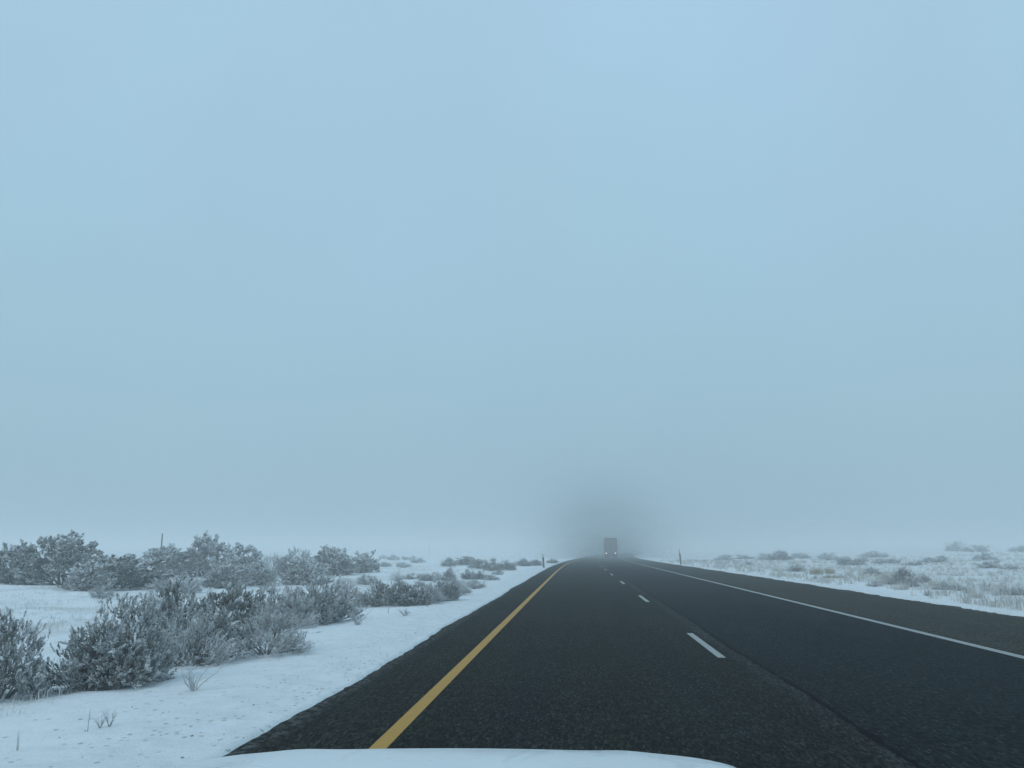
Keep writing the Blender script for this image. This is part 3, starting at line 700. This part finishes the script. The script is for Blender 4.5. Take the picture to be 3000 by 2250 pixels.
# ------------------------------------------------------------------ the lorry ahead
def truck():
    s = 171.0; x = 4.05 + float(bend(s)); z = float(dip(s)); rz = -math.atan(2 * 1.7e-4 * (s - 50))
    t = thing('semi_truck', (x, s, z), 'dull red box semi trailer driving away in the right lane, tail lamps lit', 'truck', None, rz)
    b = MB(); b.box(-1.30, 1.30, .06, 14.6, 1.12, 4.10, .04)
    for k in range(24): b.box(-1.318, -1.302, .6 + k * .58, .66 + k * .58, 1.2, 4.0); b.box(1.302, 1.318, .6 + k * .58, .66 + k * .58, 1.2, 4.0)
    b.build('trailer_body', M['trailer'], t)
    f = MB(); f.box(-1.30, -1.17, -.02, .057, 1.0, 4.11); f.box(1.17, 1.30, -.02, .057, 1.0, 4.11); f.box(-1.167, 1.167, -.02, .057, 3.96, 4.11); f.box(-1.167, 1.167, -.02, .057, 1.0, 1.14)
    f.build('rear_frame', M['dark'], t)
    for sx in (-1, 1):
        d = MB(); a, c = sorted((sx * .012, sx * 1.16)); d.box(a, c, .0, .055, 1.15, 3.95, .01); do = d.build('door', M['trailer'], t)
        h = MB(); h.tube([(sx * .35, -.03, 1.2), (sx * .35, -.03, 3.9)], .022, 6); h.box(sx * .35 - .10, sx * .35 + .10, -.05, -.004, 1.75, 1.82); h.build('lock_rod', M['alu'], do)
        l = MB(); l.wheel(0, .05, 0, 0, [(0, .10), (.7, .10), (1, .08)], 16); lo = l.build('tail_lamp', M['lamp'], t, False, (sx * .92, -.03, 1.02)); lo.rotation_euler = (0, 0, -math.pi / 2)
        m = MB(); m.box(sx * .93 - .33, sx * .93 + .33, .62, .64, .14, 1.08); m.build('mud_flap', M['black'], t)
        for yy in (1.75, 3.0, 17.0, 18.3):
            w = MB(); w.wheel(sx * .72 - .29, sx * .72 + .29, yy, .51, [(0, .40), (.04, .49), (.1, .51), (.42, .51), (.47, .47), (.53, .47), (.58, .51), (.9, .51), (.96, .49), (1, .40)]); wo = w.build('wheel', M['black'], t, True)
            h = MB(); h.wheel(sx * .72 - .30, sx * .72 + .30, yy, .51, [(0, .28), (.1, .30), (.9, .30), (1, .28)], 20); h.build('rim', M['alu'], wo)
        mr = MB(); mr.box(sx * 1.62 - .11, sx * 1.62 + .11, 19.0, 19.12, 1.9, 2.7, .03); mr.tube([(sx * 1.2, 19.3, 2.6), (sx * 1.55, 19.08, 2.6)], .03, 6); mr.tube([(sx * 1.2, 19.3, 2.0), (sx * 1.55, 19.08, 2.0)], .03, 6); mr.build('wing_mirror', M['dark'], t)
        e = MB(); e.tube([(sx * 1.05, 16.0, .9), (sx * 1.05, 16.0, 3.9)], .08, 8); e.build('exhaust_stack', M['alu'], t)
    g = MB(); g.box(-1.25, 1.25, .02, .14, .42, .60, .02); g.box(-.65, -.55, .03, .11, .62, 1.0); g.box(.55, .65, .03, .11, .62, 1.0); g.build('rear_bumper', M['dark'], t)
    c = MB(); c.box(-.55, .55, .3, 20.3, .60, 1.1); c.box(-.9, .9, 1.2, 3.6, .55, .85); c.build('chassis', M['dark'], t)
    cb = MB(); cb.box(-1.2, 1.2, 16.2, 19.4, 1.0, 3.7, .15); cb.box(-1.05, 1.05, 19.4, 21.4, .8, 2.1, .15); cb.box(-1.2, 1.2, 21.2, 21.5, .4, .8, .05); cb.build('cab', M['cab'], t)
    return t
truck()

# ------------------------------------------------------------------ the car the view is taken from
def car():
    cx = -.245
    t = thing('white_car', (cx, 0, 0), 'front end of a white car with frosty smeared hood, bottom of the view', 'car')
    HW = .585
    def crest(u, v):   # hood height and position, u -1..1 across, v 0..1 from windscreen to nose
        y0, y1 = .80, 2.165 - .034 * u * u - .03 * u ** 8
        y = y0 + (y1 - y0) * v
        z = 1.083 - .050 * v - .085 * v ** 6 - .009 * u * u - .010 * u ** 10
        z += .007 * math.exp(-((abs(u) - .62) / .10) ** 2) * (1 - v ** 4)
        return (u * HW, y, z)
    nu, nv = 60, 48
    Vs = [crest(-1 + 2 * i / nu, j / nv) for j in range(nv + 1) for i in range(nu + 1)]
    Fs = [(j * (nu + 1) + i, j * (nu + 1) + i + 1, (j + 1) * (nu + 1) + i + 1, (j + 1) * (nu + 1) + i) for j in range(nv) for i in range(nu)]
    h = link('hood', mesh('hood', Vs, Fs, smooth=True), M['hood'], t)
    so = h.modifiers.new('thick', 'SOLIDIFY'); so.thickness = .012; so.offset = -1
    for sx in (-1, 1):
        Vf = []; n1, n2 = 14, 40
        for j in range(n2 + 1):
            v = j / n2; a = crest(1, v)
            for i in range(n1 + 1):
                q = i / n1; x = HW + .006 + .33 * math.sin(q * math.pi / 2)
                y = .80 + (a[1] + .02 - .80 - .05 * q * q) * v; z = a[2] + .001 - .003 * math.sin(q * math.pi / 2) ** 2 - .50 * (1 - math.cos(q * math.pi / 2)) ** 2.6
                Vf.append((sx * x, y, z))
        Ff = [(j * (n1 + 1) + i, j * (n1 + 1) + i + 1, (j + 1) * (n1 + 1) + i + 1, (j + 1) * (n1 + 1) + i) for j in range(n2) for i in range(n1)]
        f = link('fender', mesh('fender', Vf, Ff, smooth=True), M['hood'], t)
        fo = f.modifiers.new('thick', 'SOLIDIFY'); fo.thickness = .01; fo.offset = -sx
    nb = 30; Vb = []
    for j in range(7):
        for i in range(nb + 1):
            u = -1 + 2 * i / nb; a = crest(u, 1)
            Vb.append((u * (HW + .28), a[1] + .02 + .10 * math.sin(j / 6 * 3.0) - .10 * u ** 4, a[2] - .03 - j / 6 * .60))
    Fb = [(j * (nb + 1) + i, j * (nb + 1) + i + 1, (j + 1) * (nb + 1) + i + 1, (j + 1) * (nb + 1) + i) for j in range(6) for i in range(nb)]
    link('bumper', mesh('bumper', Vb, Fb, smooth=True), M['hood'], t)
    for sx in (-1, 1):
        w = MB(); w.wheel(sx * .76 - .11, sx * .76 + .11, 1.35, .33, [(0, .24), (.05, .31), (.15, .33), (.85, .33), (.95, .31), (1, .24)]); w.build('wheel', M['black'], t, True)
    t.rotation_euler = (0, R(-.7), R(.4))
    return t
car()

# ------------------------------------------------------------------ fog
def vol_mat(name, color, density, aniso=0.0, falloff=None):
    m, nt, out = new_mat(name); k = N(nt)
    v = k.node('ShaderNodeVolumePrincipled'); v.inputs['Density Attribute'].default_value = ''
    v.inputs['Color'].default_value = (*color, 1); v.inputs['Anisotropy'].default_value = aniso
    v.inputs['Density'].default_value = density
    if falloff:
        tc = k.node('ShaderNodeTexCoord').outputs['Object']
        ln = k.node('ShaderNodeVectorMath', operation='LENGTH'); k.set(ln.inputs[0], tc)
        g = k.mapr(ln.outputs['Value'], 0, 1, 1, 0, True)
        k.set(v.inputs['Density'], k.math('MULTIPLY', k.math('MULTIPLY', k.math('MULTIPLY', g, g), g), density))
    nt.links.new(v.outputs[0], out.inputs['Volume']); return m
hz = MB(); hz.box(-1500, 1900, -1000, 1700, -1.6, 6.6)
tag(hz.build('haze', vol_mat('haze', (.97, .985, .99), .0050)), 'pale blue freezing fog lying over the road and the snow', 'fog', kind='stuff')
def ellipsoid(name, mat, loc, rad, rz):
    n1, n2 = 24, 16; V_ = []
    for j in range(n2 + 1):
        th = math.pi * j / n2
        for i in range(n1): V_.append((math.sin(th) * math.cos(6.28318 * i / n1), math.sin(th) * math.sin(6.28318 * i / n1), math.cos(th)))
    F_ = [(j * n1 + i, (j + 1) * n1 + i, (j + 1) * n1 + (i + 1) % n1, j * n1 + (i + 1) % n1) for j in range(n2) for i in range(n1)]
    o = link(name, mesh(name, V_, F_), mat); o.location = loc; o.scale = rad; o.rotation_euler = (0, 0, rz); return o
sp = ellipsoid('spray_cloud', vol_mat('shaded_spray', (.40, .48, .50), .033, 0, True), (5.2, 188, .0), (33, 60, 34), -.04)  # grey absorbing colour stands in for the weak light above the dark road
tag(sp, 'cloud of road spray round the truck ahead, its shade put in as grey', 'spray', kind='stuff')

# ------------------------------------------------------------------ light
SUN_EL, SUN_AZ = R(38), R(215)
w = bpy.data.worlds.new('World'); scene.world = w; w.use_nodes = True
nt = w.node_tree
for n in list(nt.nodes): nt.nodes.remove(n)
k = N(nt); out = nt.nodes.new('ShaderNodeOutputWorld')
sky = k.node('ShaderNodeTexSky', sky_type='NISHITA', sun_disc=False, sun_elevation=SUN_EL, sun_rotation=SUN_AZ, dust_density=4.0, air_density=1.0, ozone_density=1.0)
bg1 = k.node('ShaderNodeBackground'); k.set(bg1.inputs[0], sky.outputs[0]); bg1.inputs[1].default_value = .08
tc = k.node('ShaderNodeTexCoord').outputs['Generated']
sp_ = k.node('ShaderNodeSeparateXYZ'); k.set(sp_.inputs[0], tc)
el = k.math('ADD', sp_.outputs[2], k.math('MULTIPLY', k.math('SUBTRACT', k.noise(tc, 2.2, 4, .5), .5), .10))
cc = k.ramp(el, [(0.0, (.318, .498, .612)), (.12, (.338, .527, .652)), (.30, (.372, .592, .738)), (.55, (.415, .650, .835)), (1.0, (.46, .70, .88))])
cc = k.mix(k.mapr(k.noise(tc, 3.5, 3, .5), .35, .65, 0, .22), cc, (.37, .59, .665))
cc = k.mix(k.mapr(k.noise(tc, 2.1, 3, .5, .4), .42, .66, 0, .30), cc, (.375, .545, .70))
bg2 = k.node('ShaderNodeBackground'); k.set(bg2.inputs[0], cc); bg2.inputs[1].default_value = 1.0
mx = k.node('ShaderNodeMixShader'); mx.inputs[0].default_value = .93
nt.links.new(bg1.outputs[0], mx.inputs[1]); nt.links.new(bg2.outputs[0], mx.inputs[2]); nt.links.new(mx.outputs[0], out.inputs[0])
sd_ = bpy.data.lights.new('sun', 'SUN'); sd_.energy = .5; sd_.angle = R(25); sd_.color = (1, .95, .88)
so = bpy.data.objects.new('sun', sd_); COL.objects.link(so)
so.rotation_euler = (math.pi / 2 - SUN_EL, 0, math.pi - SUN_AZ)

scene.view_settings.view_transform = 'Standard'; scene.view_settings.look = 'None'
scene.view_settings.gamma = 1; scene.view_settings.use_curve_mapping = False; scene.view_settings.exposure = 0.0
scene.render.engine = 'CYCLES'
c = scene.cycles
c.max_bounces = 8; c.diffuse_bounces = 3; c.glossy_bounces = 2; c.volume_bounces = 3; c.transmission_bounces = 2; c.transparent_max_bounces = 4
c.use_denoising = True; c.volume_step_rate = 2.0; c.volume_max_steps = 128
try: c.denoiser = 'OPENIMAGEDENOISE'; c.denoising_input_passes = 'RGB_ALBEDO_NORMAL'; c.denoising_prefilter = 'ACCURATE'
except Exception: pass
